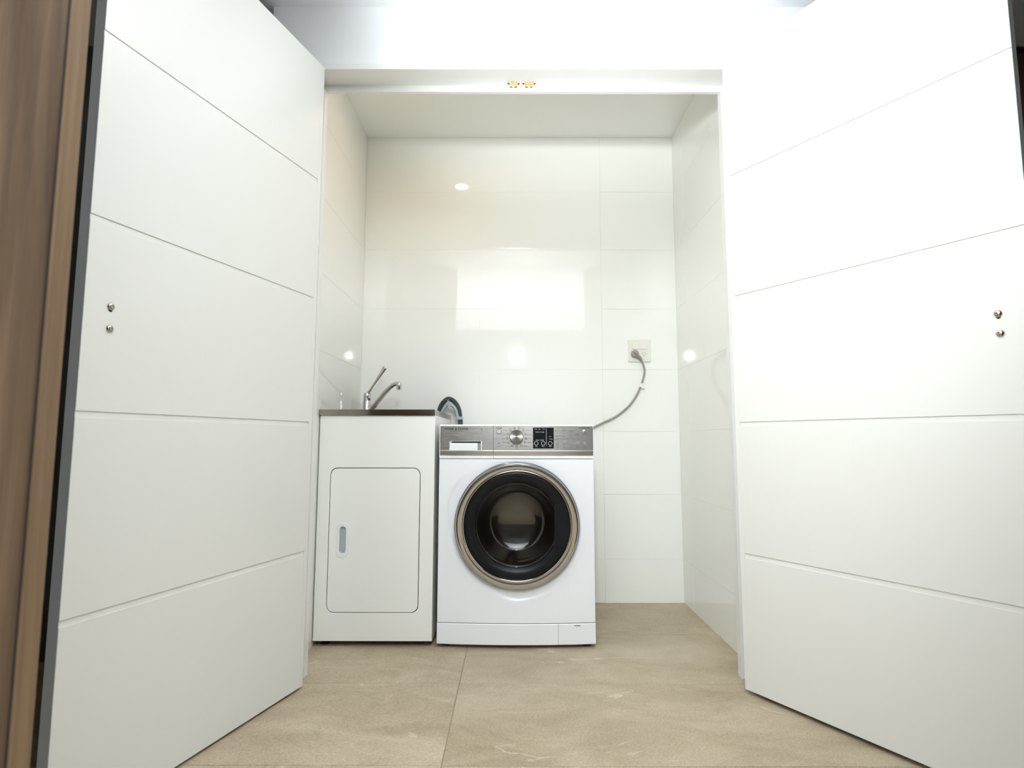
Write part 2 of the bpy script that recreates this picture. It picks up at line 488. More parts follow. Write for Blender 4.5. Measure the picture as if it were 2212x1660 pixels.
# timber partition close to the camera on the left; right copy added for shade
def partition(label, side, px, py, xend):
    c = lambda a, b: (min(a, b), max(a, b))
    wp = empty('timber_partition', (side * 1.2, py, 0)); tag(wp, label, 'panel')
    box('edge_band', (*c(px + side * 0.02, px), py + 0.0035, py + 0.030, 0, CEIL - 0.001), M['wood_trim'], wp, bevel=0.001)
    box('groove', (*c(px + side * 0.02, px + side * 0.0025), py + 0.0005, py + 0.0035, 0, CEIL - 0.001), M['dark'], wp)
    box('panel', (*c(xend, px + side * 0.0025), py - 0.004, py + 0.0005, 0, CEIL - 0.001), M['wood'], wp, bevel=0.0008)
    box('core', (*c(xend, px + side * 0.02), py + 0.0005, py + 0.030, 0, CEIL - 0.001), M['wood'], wp)
partition('blurred brown wood grain partition at the left edge, nearest the camera', -1, -0.5075, 0.60, RX0 + 0.001)
partition('added brown wood grain partition, unseen beyond the right edge, shading the right door', 1, 0.640, 0.60, RX1 - 0.001)  # out-of-view copy, added to keep fill light off the right side

# ------------------------------------------------------------------ the two hinged doors
GZ = [0.425, 0.835, 1.248, 1.6584]
ZB, ZT, DW, DT, GD = 0.008, 2.0705, 0.752, 0.031, 0.0022
def door(name, label, hinge, ang, side, bolts, ZB=ZB):
    d = Vector((side * math.sin(ang), -math.cos(ang), 0)); n = Vector((-side * math.cos(ang), -math.sin(ang), 0))
    H = Vector((hinge[0], hinge[1], 0))
    basis = lambda v: H + d * v.x + n * v.y + Vector((0, 0, v.z))
    root = empty(name, H + d * DW / 2 + Vector((0, 0, ZB)))
    tag(root, label, kind='structure')
    box('core', (0, DW - 0.0015, -DT + 0.0005, -GD, ZB, ZT), M['door'], root, basis=basis)
    box('hinge_stile', (0, 0.016, -GD, 0, ZB, ZT), M['door'], root, basis=basis)
    bm = bmesh.new()
    lo = [ZB] + [g for g in GZ]; hi = [g - 0.013 for g in GZ] + [ZT]
    for a, c in zip(lo, hi):
        p = box('panel', (0.016, DW, -GD, 0, a, c), M['door'], root, bevel=0.0006, basis=basis)
    bm.free()
    # grey free edge, notched at the grooves
    e = boxes('edge_band', [(DW - 0.0016, DW, -DT, -GD - 0.0002, ZB, ZT)] + [(DW - 0.0002, DW + 0.0006, -GD - 0.001, -0.0006, a + 0.0008, c - 0.0008) for a, c in zip(lo, hi)], M['door_edge'], root, basis=basis)
    e['label'] = 'grey free edge of the door'
    for s, z, slot in bolts:
        c = H + d * s + Vector((0, 0, z))
        q = n.to_track_quat('Y', 'Z').to_matrix().to_4x4()
        prof = [(0.0, 0.0045), (0.0022, 0.0035), (0.0030, 0.0048), (0.0058, 0.0042), (0.0078, 0.0022), (0.0080, 0.0)]
        bo = lathe('bolt', prof, (0, 0, 0), M['bolt'], None, n=28)
        bo.matrix_world = Matrix.Translation(c) @ q
        bpy.context.view_layer.update()
        bo.parent = root; bo.matrix_parent_inverse = root.matrix_world.inverted()
        bo['label'] = 'round steel bolt head'
        if slot:
            hol = lathe('bolt_hole', [(0.0, 0.0006), (0.0042, 0.0006), (0.0044, 0.0)], (0, 0, 0), M['dark'], None, n=20)
            hol.matrix_world = Matrix.Translation(c + Vector((0, 0, -0.0075))) @ q
            hol.parent = root; hol.matrix_parent_inverse = root.matrix_world.inverted()
    return root
door('door_1', 'left white grooved door, swung open', (-0.659, 1.8536), 0.2984, -1, [(0.696, 1.061, True), (0.695, 1.013, False)])
door('door_2', 'right white grooved door, swung wide open', (0.718, 1.8253), 0.5612, 1, [(0.689, 1.060, True), (0.690, 1.015, False)], 0.014)

# ================================================================== WASHING MACHINE
CX = 0.014
X0, X1, MZ0, MZ1, MB = -0.285, 0.313, 0.014, 0.8366, 2.69
def bow(x):
    t = (x - CX) / 0.3
    return -0.016 * max(0.0, 1 - t * t)
def bowed(name, x0, x1, prof, m, parent, n=16, back=0.03):
    """a strip bowed in plan; prof = [(z, offset towards the viewer)] bottom to top, closed behind by 'back'"""
    bm = bmesh.new(); cols = []
    for k in range(n + 1):
        x = x0 + (x1 - x0) * k / n; y = YF + bow(x)
        c = [bm.verts.new((x, y - o, z)) for z, o in prof]
        c += [bm.verts.new((x, y + back, prof[-1][0])), bm.verts.new((x, y + back, prof[0][0]))]
        cols.append(c)
    L = len(cols[0])
    for A, B in zip(cols[:-1], cols[1:]):
        for i in range(L): bm.faces.new((A[i], B[i], B[(i + 1) % L], A[(i + 1) % L]))
    bm.faces.new(cols[0]); bm.faces.new(cols[-1])
    return link(name, bm_mesh(bm, name), m, parent)

wm = empty('washing_machine', (CX, 2.45, 0)); tag(wm, 'white front loading washer dryer with steel control panel and round glass door', 'washing machine')
def shell():
    bm = bmesh.new(); y0, t = YF + 0.028, 0.004
    for b in ((X0, X0 + t, y0, MB, MZ0, MZ1 - 0.01), (X1 - t, X1, y0, MB, MZ0, MZ1 - 0.01), (X0 + t, X1 - t, MB - t, MB, MZ0, MZ1 - 0.01),
              (X0 + t, X1 - t, y0, MB - t, MZ0, MZ0 + t)): bm_box(bm, b)
    return link('cabinet', bm_mesh(bm, 'cabinet'), M['appliance'], wm)
shell()
box('top_panel', (X0 + 0.001, X1 - 0.001, YF + 0.014, MB + 0.004, MZ1 - 0.0235, MZ1 - 0.0005), M['appliance'], wm, bevel=0.004)

# front panel with a round opening, a shallow dish around the door
DC = (0.0165, 0.4555); DR = 0.2385
FZ0, FZ1 = 0.0925, 0.7025
def front_panel():
    bm = bmesh.new(); N = 160; rings = []
    def rect_r(a):
        c, s = math.cos(a), math.sin(a); r = 1e9
        if c > 1e-9: r = min(r, (X1 - DC[0]) / c)
        if c < -1e-9: r = min(r, (X0 - DC[0]) / c)
        if s > 1e-9: r = min(r, (FZ1 - DC[1]) / s)
        if s < -1e-9: r = min(r, (FZ0 - DC[1]) / s)
        return r
    angs = [2 * math.pi * k / N for k in range(N)]
    for cx, cz in ((X0, FZ0), (X1, FZ0), (X0, FZ1), (X1, FZ1)):
        a = math.atan2(cz - DC[1], cx - DC[0]) % (2 * math.pi)
        i = min(range(N), key=lambda k: abs(angs[k] - a)); angs[i] = a
    def dish(a):
        deg = math.degrees(a)
        keys = [(0, .29), (60, .262), (120, .262), (157, .275), (178, .256), (195, .247), (222, .249), (242, .256), (270, .273), (305, .268), (325, .3), (360, .29)]
        for (p, v), (q, w) in zip(keys[:-1], keys[1:]):
            if p <= deg <= q: t = (deg - p) / (q - p); t = t * t * (3 - 2 * t); return v + (w - v) * t
        return .29
    def depth(a):
        deg = math.degrees(a)
        if 130 < deg < 320: return 0.007 * min(1.0, (deg - 130) / 35, (320 - deg) / 60)
        return 0.0
    def at(r, a, off): 
        x, z = DC[0] + r * math.cos(a), DC[1] + r * math.sin(a)
        return bm.verts.new((x, YF + bow(x) + off, z))
    specs = [lambda a: (DR - 0.02, 0.05), lambda a: (DR - 0.02, 0.004)]
    for f in specs: rings.append([at(*(lambda q: (q[0], a, q[1]))(f(a))) for a in angs])
    for fr, dd in ((-0.006, 1.0), (0.0, 0.92), (0.004, 0.5), (0.008, 0.08), (0.014, 0.0)):
        rings.append([at(min(dish(a) + fr, rect_r(a) - 0.006), a, depth(a) * dd) for a in angs])
    for k in (0.35, 0.7):
        rings.append([at((lambda r0, r1: r0 + (r1 - r0) * k)(min(dish(a) + 0.014, rect_r(a) - 0.006), rect_r(a) - 0.002), a, 0) for a in angs])
    rings.append([at(rect_r(a) - 0.002, a, 0) for a in angs])
    rings.append([at(rect_r(a), a, 0.0022) for a in angs])
    rings.append([at(rect_r(a), a, 0.035) for a in angs])
    for A, B in zip(rings[:-1], rings[1:]):
        for k in range(N): bm.faces.new((A[k], B[k], B[(k + 1) % N], A[(k + 1) % N]))
    me = bm_mesh(bm, 'front_panel')
    o = link('front_panel', me, M['appliance'], wm, True)
    md = o.modifiers.new('split', 'EDGE_SPLIT'); md.split_angle = math.radians(35)
    return o
front_panel()
kp = [(MZ0, -0.002), (MZ0 + 0.003, 0.0), (0.088, 0.0), (0.0905, -0.002)]
bowed('kick_panel', X0, 0.1705, kp, M['appliance'], wm, 20)
flap = bowed('filter_flap', 0.1715, X1, kp, M['appliance'], wm, 10)
boxes('flap_slot', [(0.228, 0.254, YF + bow(0.241) - 0.0008, YF + bow(0.241) + 0.004, 0.0822, 0.0842)], M['dark'], flap)

# control fascia
fp = [(0.7045, -0.002), (0.707, 0.0), (0.832, 0.0), (MZ1 - 0.001, -0.003), (MZ1, -0.012)]
SEAM = -0.075
drawer = bowed('detergent_drawer', X0, SEAM - 0.0006, fp, M['appliance'], wm, 8)
console = bowed('control_panel', SEAM + 0.0006, X1, fp, M['appliance'], wm, 16)
def steel_face(name, x0, x1, par, n):
    return bowed(name, x0, x1, [(0.7155, -0.002), (0.7165, 0.0006), (0.7345, 0.0032), (0.7362, 0.0026), (0.8295, 0.0026), (0.8305, 0.0)], M['steel'], par, n, 0.01)
steel_face('steel_plate', -0.2815, SEAM - 0.0008, drawer, 8)
steel_face('steel_plate', SEAM + 0.0008, 0.3112, console, 16)
PF = YF - 0.0026                               # surface of the plate before bowing
# drawer pull
hx0, hx1, hz0, hz1 = -0.2455, -0.1185, 0.7335, 0.7720
yb = YF + bow(-0.18)
cup = plate('drawer_pull', [rrect(hx0, hx1, hz0, hz1, 0.004), rrect(hx0 + 0.006, hx1 - 0.004, hz0 + 0.003, hz1 - 0.001, 0.003)], yb - 0.0075, 0.010, M['whiteplastic'], drawer, bevel=0.0006, bend=lambda x: bow(x) - bow(-0.18))
box('pull_recess', (hx0 + 0.003, hx1 - 0.003, yb - 0.0036, yb + 0.004, hz0 + 0.002, hz1 - 0.0015), M['greyplastic'], cup)
box('pull_slot', (hx0 + 0.010, hx1 - 0.006, yb - 0.0062, yb - 0.0015, hz1 - 0.0072, hz1 - 0.0018), M['dark'], cup)
box('pull_lip', (hx0 + 0.002, hx1 - 0.0165, yb - 0.0105, yb + 0.001, hz0 + 0.001, hz1 - 0.0075), M['whiteplastic'], cup, bevel=0.0035)

def PXZ(u, v):      # photograph pixel on the fascia -> x, z
    return -0.281 + (u - 952) * 0.0018018, 0.8305 - (v - 921) * 0.001783
def T(s, u, v, h, *a):
    x, z = PXZ(u, v)
    return (s, x, z, h, *a)
text('lettering', [T('FISHER & PAYKEL', 986.5, 927.4, 0.0066, 'CENTER', 1.30, 0.00040)], M['ink'], drawer, PF - 0.0002, bow)['label'] = 'black brand lettering'
text('lettering', [T('WASHER DRYER', 986.5, 932.4, 0.0043, 'CENTER', 1.12)], M['ink_blue'], drawer, PF - 0.0002, bow)['label'] = 'small blue lettering'
text('lettering', [T('SmartDrive', 1053.4, 928.8, 0.0036)], M['ink_purple'], drawer, PF - 0.0002, bow)
def ring(name, u, v, r0, r1, m, par, h=0.0005, n=32):
    x, z = PXZ(u, v)
    return lathe(name, [(r0, -0.0001), (r0, -h), (r1, -h), (r1, -0.0001)], (x, PF + bow(x), z), m, par, n=n, smooth=False)
def disc(name, u, v, r, m, par, h=0.0006, n=28):
    x, z = PXZ(u, v)
    return lathe(name, [(0, -h), (r * 0.9, -h), (r, -h * 0.6), (r, 0.0002)], (x, PF + bow(x), z), m, par, n=n)
ring('emblem', 1041, 928.8, 0.0046, 0.0052, M['ink_grey'], drawer); disc('emblem', 1041.2, 928.8, 0.0018, M['ink'], drawer, 0.0004)

# power button, key lock, dial
ring('button_rim', 1078.2, 933.4, 0.0082, 0.0100, M['ink_grey'], console, 0.001)
pb = disc('power_button', 1078.2, 933.4, 0.0082, M['button_light'], console, 0.0022)
ring('power_symbol', 1078.2, 933.4, 0.0030, 0.0037, M['ink_grey'], pb, 0.0026)
text('lettering', [T('POWER', 1078.6, 925.6, 0.0044, 'CENTER', 1.15, 0.0002)], M['ink'], console, PF - 0.0002, bow)
text('lettering', [T('START/PAUSE', 1261.5, 925.0, 0.0042, 'CENTER', 1.1, 0.0002)], M['ink'], console, PF - 0.0002, bow)
disc('key_lock_mark', 1078.2, 958.6, 0.0019, M['ink'], console, 0.0004); disc('key_lock_mark', 1078.2, 952.4, 0.0008, M['ink_grey'], console, 0.0004)
kx, kz = PXZ(1115.8, 943.6); ky = PF + bow(kx)
dial = lathe('dial', [(0.0265, 0.0), (0.0265, -0.006), (0.0258, -0.0075), (0.024, -0.0085)], (kx, ky, kz), M['black'], console, n=64)
lathe('dial_cap', [(0.0252, -0.007), (0.0250, -0.020), (0.0243, -0.0212)], (kx, ky, kz), M['chrome'], dial, n=64)
lathe('dial_face', [(0.0243, -0.0212), (0.012, -0.0209), (0.0, -0.0208)], (kx, ky, kz), M['knob'], dial, n=64)

# programme icons around the dial: small pictograms cut flat
def pict(kind, u, v, bm):
    x, z = PXZ(u, v); s = 0.0018018
    def poly(pts):
        vs = [bm.verts.new((x + px * s, PF + bow(x + px * s) - 0.0003, z + pz * s)) for px, pz in pts]
        bm.faces.new(vs)
    def stroke(pts, w=0.42, close=False):
        seg = list(zip(pts[:-1], pts[1:])) + ([(pts[-1], pts[0])] if close else [])
        for (ax, az), (bx, bz) in seg:
            dx, dz = bx - ax, bz - az; L = math.hypot(dx, dz) or 1; nx, nz = -dz / L * w, dx / L * w
            poly([(ax + nx, az + nz), (bx + nx, bz + nz), (bx - nx, bz - nz), (ax - nx, az - nz)])
    if kind == 'shirt':
        stroke([(-1.0, 2.2), (-2.6, 1.6), (-2.4, .2), (-1.5, .5), (-1.5, -2.2), (1.5, -2.2), (1.5, .5), (2.4, .2), (2.6, 1.6), (1.0, 2.2)], .35, True)
    elif kind == 'flower':
        for k in range(6): poly([(1.7 * math.cos(a) + .9 * math.cos(b), 1.7 * math.sin(a) + .9 * math.sin(b)) for a in [k * math.pi / 3] for b in [i * math.pi / 3 for i in range(6)]])
    elif kind == 'drop':
        stroke([(2.4 * math.cos(a), 2.2 * math.sin(a)) for a in [i * math.pi / 5 for i in range(10)]], .4, True); stroke([(-1, 2.6), (1, 2.6)], .4)
    elif kind == 'bars':
        for k in (-1.8, 0, 1.8): stroke([(k, 2), (k, -.4)], .35)
        stroke([(-2.6, -1.8), (2.6, -1.8)], .4)
    elif kind == 'balls':
        for cx, cz in ((0, 1.2), (-1.6, -1.2), (1.6, -1.2)): poly([(cx + 1.25 * math.cos(i * math.pi / 4), cz + 1.25 * math.sin(i * math.pi / 4)) for i in range(8)])
    elif kind == 'umbrella':
        poly([(-2.6, .4), (2.6, .4), (1.6, 2.2), (-1.6, 2.2)]); stroke([(0, .4), (0, -2.4), (1, -2.4)], .35)
    elif kind == 'tub':
        stroke([(-2.6, 1.6), (-2, -1.8), (2, -1.8), (2.6, 1.6)], .4, True); stroke([(-1.6, 0), (0, -.6), (1.6, 0)], .3)
bm = bmesh.new()
for k, u, v in (('flower', 1111.5, 925.8), ('drop', 1121.3, 925.8), ('shirt', 1130, 930.4), ('bars', 1135.3, 938.5), ('balls', 1136.2, 947.8), ('umbrella', 1133.3, 956.8), ('shirt', 1126.2, 963.2),
                ('shirt', 1116.2, 966.0), ('tub', 1106.8, 963.6), ('bars', 1098.4, 956.8), ('drop', 1095.8, 947.8), ('bars', 1097.6, 938.4), ('shirt', 1103.0, 930.6)):
    pict(k, u, v, bm)
me = bpy.data.meshes.new('pictograms'); bm.to_mesh(me); bm.free(); link('pictograms', me, M['ink_grey'], console)['kind'] = 'stuff'
h = 0.0036
text('dial_lettering', [T('Cottons', 1102, 925.2, h), T('Heavy', 1129.2, 925.2, h), T('Everyday', 1092.4, 930.7, h), T('Synthetics', 1140.4, 930.6, h), T('Delicate', 1143.9, 938.8, h),
     T('Drum\nClean', 1088.2, 938.8, h), T('Heat\nDry', 1088.0, 948.2, h), T('Sports', 1144.2, 947.8, h), T('Air Dry', 1090.4, 956.8, h), T('Allergy', 1142.6, 957, h),
     T('Spin', 1099.8, 964.4, h), T('Quick\nWash', 1135.2, 964.2, h), T('Rinse', 1116.4, 971.0, h), T('Keylock', 1078.2, 965.2, h)], M['ink_grey'], console, PF - 0.0002, bow)['kind'] = 'stuff'
# display
dx0, dz0 = PXZ(1151.2, 969.4); dx1, dz1 = PXZ(1195.6, 924.3)
disp = bowed('display', dx0, dx1, [(dz0, 0.0026), (dz0 + 0.0008, 0.0038), (dz1 - 0.0008, 0.0038), (dz1, 0.0026)], M['black'], console, 6, 0.002)
DF = YF - 0.0040
text('display_lettering', [T('Wash', 1157.2, 927.8, h), T('Spin', 1165.4, 927.8, h), T('Dry', 1174, 927.8, h), T('TIME TO GO', 1165.6, 934.3, 0.0042), T('DELAY START', 1165.8, 951.6, h),
     T('Less', 1158, 965.2, h), T('More', 1173, 965.2, h), T('Select', 1188.4, 965.0, h), T('Dry', 1188, 943.8, h), T('Wash', 1189.6, 949.2, h)], M['ink_white'], disp, DF - 0.0002, bow)['kind'] = 'stuff'
x, z = PXZ(1179.6, 947)
box('divider', (x - 0.0006, x + 0.0006, DF + bow(x) - 0.0004, DF + bow(x) + 0.001, dz0 + 0.010, dz1 - 0.003), M['ink_white'], disp)
for u in (1158, 1173, 1188):
    rx, rz = PXZ(u, 958.4)
    lathe('touch_ring', [(0.0066, 0.0), (0.0066, -0.0006), (0.0080, -0.0006), (0.0080, 0.0)], (rx, DF + bow(rx), rz), M['ink_white'], disp, n=32, smooth=False)
# option columns and buttons
rows = (927.0, 932.5, 938.0, 943.5, 949.2)
cols = ((1198.6, ('90°', '60°', '40°', '20°', 'Cold')), (1213.2, ('1400', '1200', '900', '500', 'Rinse Hold')), (1228.6, (None, 'Wrinkle\nFree', 'Time', 'Steam', 'Pre Wash')), (1243.4, (None, None, 'Extra\nDry', 'Dry', 'Damp')))
items = []
for u, names in cols:
    for v, s in zip(rows, names):
        if s is None: continue
        disc('indicator', u, v, 0.0009, M['ink_grey'], console, 0.0003, 10)
        items.append(T(s, u + 2.2, v, 0.0032, 'LEFT'))
items += [T('Wash\nTemp', 1203.4, 966.2, 0.0034), T('Spin\nSpeed', 1218.3, 966.2, 0.0034), T('Options', 1233.2, 964.9, 0.0034), T('Dryness\nLevel', 1248, 966.2, 0.0034), T('Add a\nGarment', 1262.6, 966.2, 0.0034)]
text('option_lettering', items, M['ink_grey'], console, PF - 0.0002, bow)['kind'] = 'stuff'
for u in (1203.4, 1218.3, 1233.2, 1248.0, 1262.8):
    disc('option_button', u, 958.2, 0.0066, M['button'], console, 0.0014)
sb = ring('start_ring', 1262.0, 933.4, 0.0088, 0.0096, M['ink_grey'], console)
disc('start_button', 1262.0, 933.4, 0.0086, M['button'], console, 0.001)
text('lettering', [T('II', 1262, 933.4, 0.0046, 'CENTER', 1.4, 0.0003)], M['ink'], console, PF - 0.0014, bow)

# porthole door
DY = YF + bow(DC[0]) + 0.004
C3 = (DC[0], DY, DC[1])
pd = empty('porthole_door', C3); pd.parent = wm; pd.matrix_parent_inverse = wm.matrix_world.inverted()
pd['label'] = 'round porthole door with chrome ring and dark glass'
lathe('outer_rim', [(0.2330, 0.010), (0.2385, 0.006), (0.2385, -0.012), (0.2365, -0.018), (0.2335, -0.020)], C3, M['bezel_rim'], pd, n=128)
lathe('chrome_ring', [(0.2335, -0.018), (0.2322, -0.0245), (0.2290, -0.0285), (0.2240, -0.0295), (0.2120, -0.0275), (0.2060, -0.0265), (0.2040, -0.0275), (0.2022, -0.0262), (0.2016, -0.018)], C3, M['bezel'], pd, n=128)
lathe('black_surround', [(0.2018, -0.019), (0.198, -0.0215), (0.180, -0.0205), (0.166, -0.016), (0.1595, -0.010), (0.1575, 0.006), (0.1575, 0.022)], C3, M['black_soft'], pd, n=128)
lathe('glass_bowl', [(0.1575, -0.004), (0.150, 0.002), (0.138, 0.030), (0.124, 0.066), (0.115, 0.082), (0.098, 0.092), (0.060, 0.099), (0.0, 0.101),
                     (0.0, 0.106), (0.061, 0.104), (0.101, 0.097), (0.119, 0.086), (0.129, 0.068), (0.143, 0.032), (0.155, 0.006), (0.1575, 0.004)], C3, M['glass'], pd, n=96, closed=True)
# handle set into the right of the surround
def handle():
    bm = bmesh.new()
    prof = []
    N = 14
    outer = [(0.2012 * math.cos(a), 0.2012 * math.sin(a)) for a in [math.radians(-24 + 48 * k / N) for k in range(N + 1)]]
    pts = [(0.141, -0.074), (0.146, -0.081)] + [(x, z) for x, z in outer] + [(0.146, 0.081), (0.141, 0.074)]
    F = [bm.verts.new((C3[0] + x, C3[1] - 0.0235, C3[2] + z)) for x, z in pts]
    B = [bm.verts.new((C3[0] + x, C3[1] - 0.008, C3[2] + z)) for x, z in pts]
    bm.faces.new(F); bm.faces.new(B)
    for i in range(len(pts)): bm.faces.new((F[i], F[(i + 1) % len(pts)], B[(i + 1) % len(pts)], B[i]))
    bmesh.ops.bevel(bm, geom=[e for e in bm.edges if abs(e.verts[0].co.y - e.verts[1].co.y) < 1e-6 and e.verts[0].co.y < C3[1] - 0.02], offset=0.003, segments=2, affect='EDGES')
    return link('door_handle', bm_mesh(bm, 'door_handle'), M['black_soft'], pd)
handle()
lathe('gasket', [(0.2140, 0.036), (0.190, 0.040), (0.172, 0.048), (0.166, 0.060), (0.172, 0.072), (0.186, 0.080), (0.2280, 0.084)], C3, M['rubber'], wm, n=96)
dr = lathe('drum', [(0.200, 0.084), (0.2300, 0.092), (0.2300, 0.36), (0.215, 0.375), (0.10, 0.372), (0.0, 0.360)], C3, M['drum'], wm, n=96)
for k in range(3):
    a = math.radians(25 + 120 * k)
    ca, sa = math.cos(a), math.sin(a)
    bs = lambda v: Vector((C3[0] + ca * v.x - sa * v.z, C3[1] + v.y, C3[2] + sa * v.x + ca * v.z))
    bm = bmesh.new()
    pr = [(0.231, -0.038), (0.190, -0.012), (0.184, 0.0), (0.190, 0.012), (0.231, 0.038)]
    A = [bm.verts.new(bs(Vector((x, 0.10, z)))) for x, z in pr]; B = [bm.verts.new(bs(Vector((x, 0.36, z)))) for x, z in pr]
    bm.faces.new(A); bm.faces.new(B)
    for i in range(5): bm.faces.new((A[i], A[(i + 1) % 5], B[(i + 1) % 5], B[i]))
    link('lifter', bm_mesh(bm, 'lifter'), M['drum'], dr)
for fx in (X0 + 0.030, X1 - 0.030):
    for fy in (YF + 0.045, MB - 0.05):
        lathe('foot', [(0, 0), (0.020, 0), (0.021, 0.004), (0.018, 0.009), (0.010, 0.010), (0.010, 0.016)], (fx, fy, 0), M['foot'], wm, n=24, axis='Z')

# ================================================================== LAUNDRY TUB
TX0, TX1, TY, TZ0, TZT = -0.7535, -0.3040, 2.210, 0.021, 0.872
tub = empty('laundry_tub', (-0.53, 2.5, 0)); tag(tub, 'white laundry tub cabinet with stainless steel top beside the washing machine', 'laundry tub')
TB = D - 0.003
boxes('cabinet', [(TX0, TX0 + 0.003, TY + 0.004, TB - 0.01, TZ0, TZT), (TX1 - 0.003, TX1, TY + 0.004, TB - 0.01, TZ0, TZT), (TX0 + 0.003, TX1 - 0.003, TB - 0.013, TB - 0.01, TZ0, TZT),
                  (TX0 + 0.003, TX1 - 0.003, TY + 0.03, TB - 0.013, TZ0, TZ0 + 0.003)], M['cab'], tub)
do = (-0.7045, -0.3600, 0.1265, 0.6660)
plate('cabinet_front', [[(TX0, TZ0), (TX1, TZ0), (TX1, TZT), (TX0, TZT)], rrect(do[0] - 0.0026, do[1] + 0.0026, do[2] - 0.0026, do[3] + 0.0026, 0.028)], TY, 0.006, M['cab'], tub, bevel=0.0012)
box('door_gap', (do[0] - 0.02, do[1] + 0.02, TY + 0.0065, TY + 0.012, do[2] - 0.02, do[3] + 0.02), M['dark'], tub)
ho = (-0.6765, -0.6290, 0.3280, 0.4590)
tdoor = plate('door', [rrect(*do, 0.026), rrect(ho[0] + 0.004, ho[1] - 0.004, ho[2] + 0.004, ho[3] - 0.004, 0.019)], TY, 0.006, M['cab'], tub, bevel=0.0008)
hr = plate('handle', [rrect(*ho, 0.0235, 10), rrect(ho[0] + 0.0125, ho[1] - 0.0105, ho[2] + 0.016, ho[3] - 0.014, 0.0118, 10)], TY - 0.002, 0.003, M['whiteplastic'], tdoor, bevel=0.0008)
hr['label'] = 'white oval recessed finger pull'
def cupmesh():
    bm = bmesh.new()
    A = rrect(ho[0] + 0.0120, ho[1] - 0.0100, ho[2] + 0.0155, ho[3] - 0.0135, 0.0118, 10); B = rrect(ho[0] + 0.0150, ho[1] - 0.0130, ho[2] + 0.020, ho[3] - 0.018, 0.0095, 10)
    a = [bm.verts.new((x, TY - 0.0005, z)) for x, z in A]; b_ = [bm.verts.new((x, TY + 0.0062, z)) for x, z in B]
    for i in range(len(a)): bm.faces.new((a[i], a[(i + 1) % len(a)], b_[(i + 1) % len(a)], b_[i]))
    bm.faces.new(b_)
    return link('finger_cup', bm_mesh(bm, 'finger_cup'), M['greyplastic'], hr)
cupmesh()
# stainless top with a folded lip and a basin
SX0, SX1, SY0 = -0.7565, -0.3045, 2.204
bas = (-0.640, -0.332, 2.290, 2.765)
def bench():
    bm = bmesh.new()
    zt, zl = 0.8945, 0.8715
    def rim(loop, z): return [bm.verts.new((x, y, z)) for x, y in loop]
    o_ = [(SX0, SY0), (SX1, SY0), (SX1, TB), (SX0, TB)]
    dense = []
    for (ax, ay), (bx, by) in zip(o_, o_[1:] + o_[:1]):
        for k in range(9): dense.append((ax + (bx - ax) * k / 9, ay + (by - ay) * k / 9))
    inn = rrect(*bas, 0.05, 8)
    # order inner loop to match the outer start corner (lower left)
    cxb, cyb = (bas[0] + bas[1]) / 2, (bas[2] + bas[3]) / 2
    inn = inn[18:] + inn[:18]
    lo_ = rim(dense, zl); hi_ = rim(dense, zt)
    ins = [((SX0 + SX1) / 2 + (x - (SX0 + SX1) / 2) * 0.965, (SY0 + TB) / 2 + (y - (SY0 + TB) / 2) * 0.975) for x, y in dense]
    deck = rim(ins, zt - 0.006)
    r0 = rim(inn, zt - 0.006)
    n = len(dense)
    for A, B in ((lo_, hi_), (hi_, deck), (deck, r0)):
        for k in range(n): bm.faces.new((A[k], A[(k + 1) % n], B[(k + 1) % n], B[k]))
    sh = [(cxb + (x - cxb) * 0.9, cyb + (y - cyb) * 0.9) for x, y in inn]
    r1 = rim(sh, 0.66)
    for k in range(n): bm.faces.new((r0[k], r0[(k + 1) % n], r1[(k + 1) % n], r1[k]))
    bm.faces.new(r1)
    bm.faces.ensure_lookup_table()
    return link('steel_top', bm_mesh(bm, 'steel_top'), M['steel_top'], tub)
bench()
for fx, mm in ((TX0 + 0.035, M['foot']), (TX1 - 0.025, M['rubber'])):
    for fy in (TY + 0.04, TB - 0.06):
        lathe('foot', [(0, 0), (0.017, 0), (0.018, 0.004), (0.014, 0.009), (0.009, 0.010), (0.009, 0.0225)], (fx, fy, 0), mm, tub, n=20, axis='Z')

# ------------------------------------------------------------------ mixer tap
tpx, tpy, tz = -0.6985, 2.700, 0.8890
tap = empty('mixer_tap', (tpx, tpy, tz)); tag(tap, 'chrome lever mixer tap in the corner of the steel top', 'tap')
lathe('tap_body', [(0.0, 0.0), (0.021, 0.0), (0.021, 0.004), (0.0172, 0.007), (0.0172, 0.073), (0.0160, 0.0745), (0.0172, 0.076), (0.0172, 0.104), (0.0150, 0.110), (0.0, 0.112)], (tpx, tpy, tz), M['chrome'], tap, n=40, axis='Z')
tube('lever', [(tpx + 0.000, tpy - 0.004, 0.990), (tpx + 0.010, tpy - 0.012, 1.003), (tpx + 0.032, tpy - 0.028, 1.030), (tpx + 0.062, tpy - 0.050, 1.066), (tpx + 0.086, tpy - 0.066, 1.097), (tpx + 0.096, tpy - 0.072, 1.112), (tpx + 0.0985, tpy - 0.074, 1.1165)],
     0.006, M['chrome'], tap, n=18, rad_fn=lambda t: (0.0080 - 0.0028 * min(1, t / 0.3) + 0.0062 * max(0, (t - 0.35) / 0.5) ** 1.1 if t < 0.85 else 0.0114 * max(0.15, 1 - ((t - 0.85) / 0.15) ** 2 * 0.9)),
     flat=lambda t: 1.0 - 0.6 * t, flat_dir=(0.35, 0.75, 0.45))
sp_ = [(tpx + 0.010, tpy - 0.012, 0.904), (tpx + 0.030, tpy - 0.030, 0.921), (tpx + 0.068, tpy - 0.062, 0.957), (tpx + 0.106, tpy - 0.093, 0.994), (tpx + 0.136, tpy - 0.115, 1.018), (tpx + 0.160, tpy - 0.132, 1.030), (tpx + 0.182, tpy - 0.146, 1.032)]
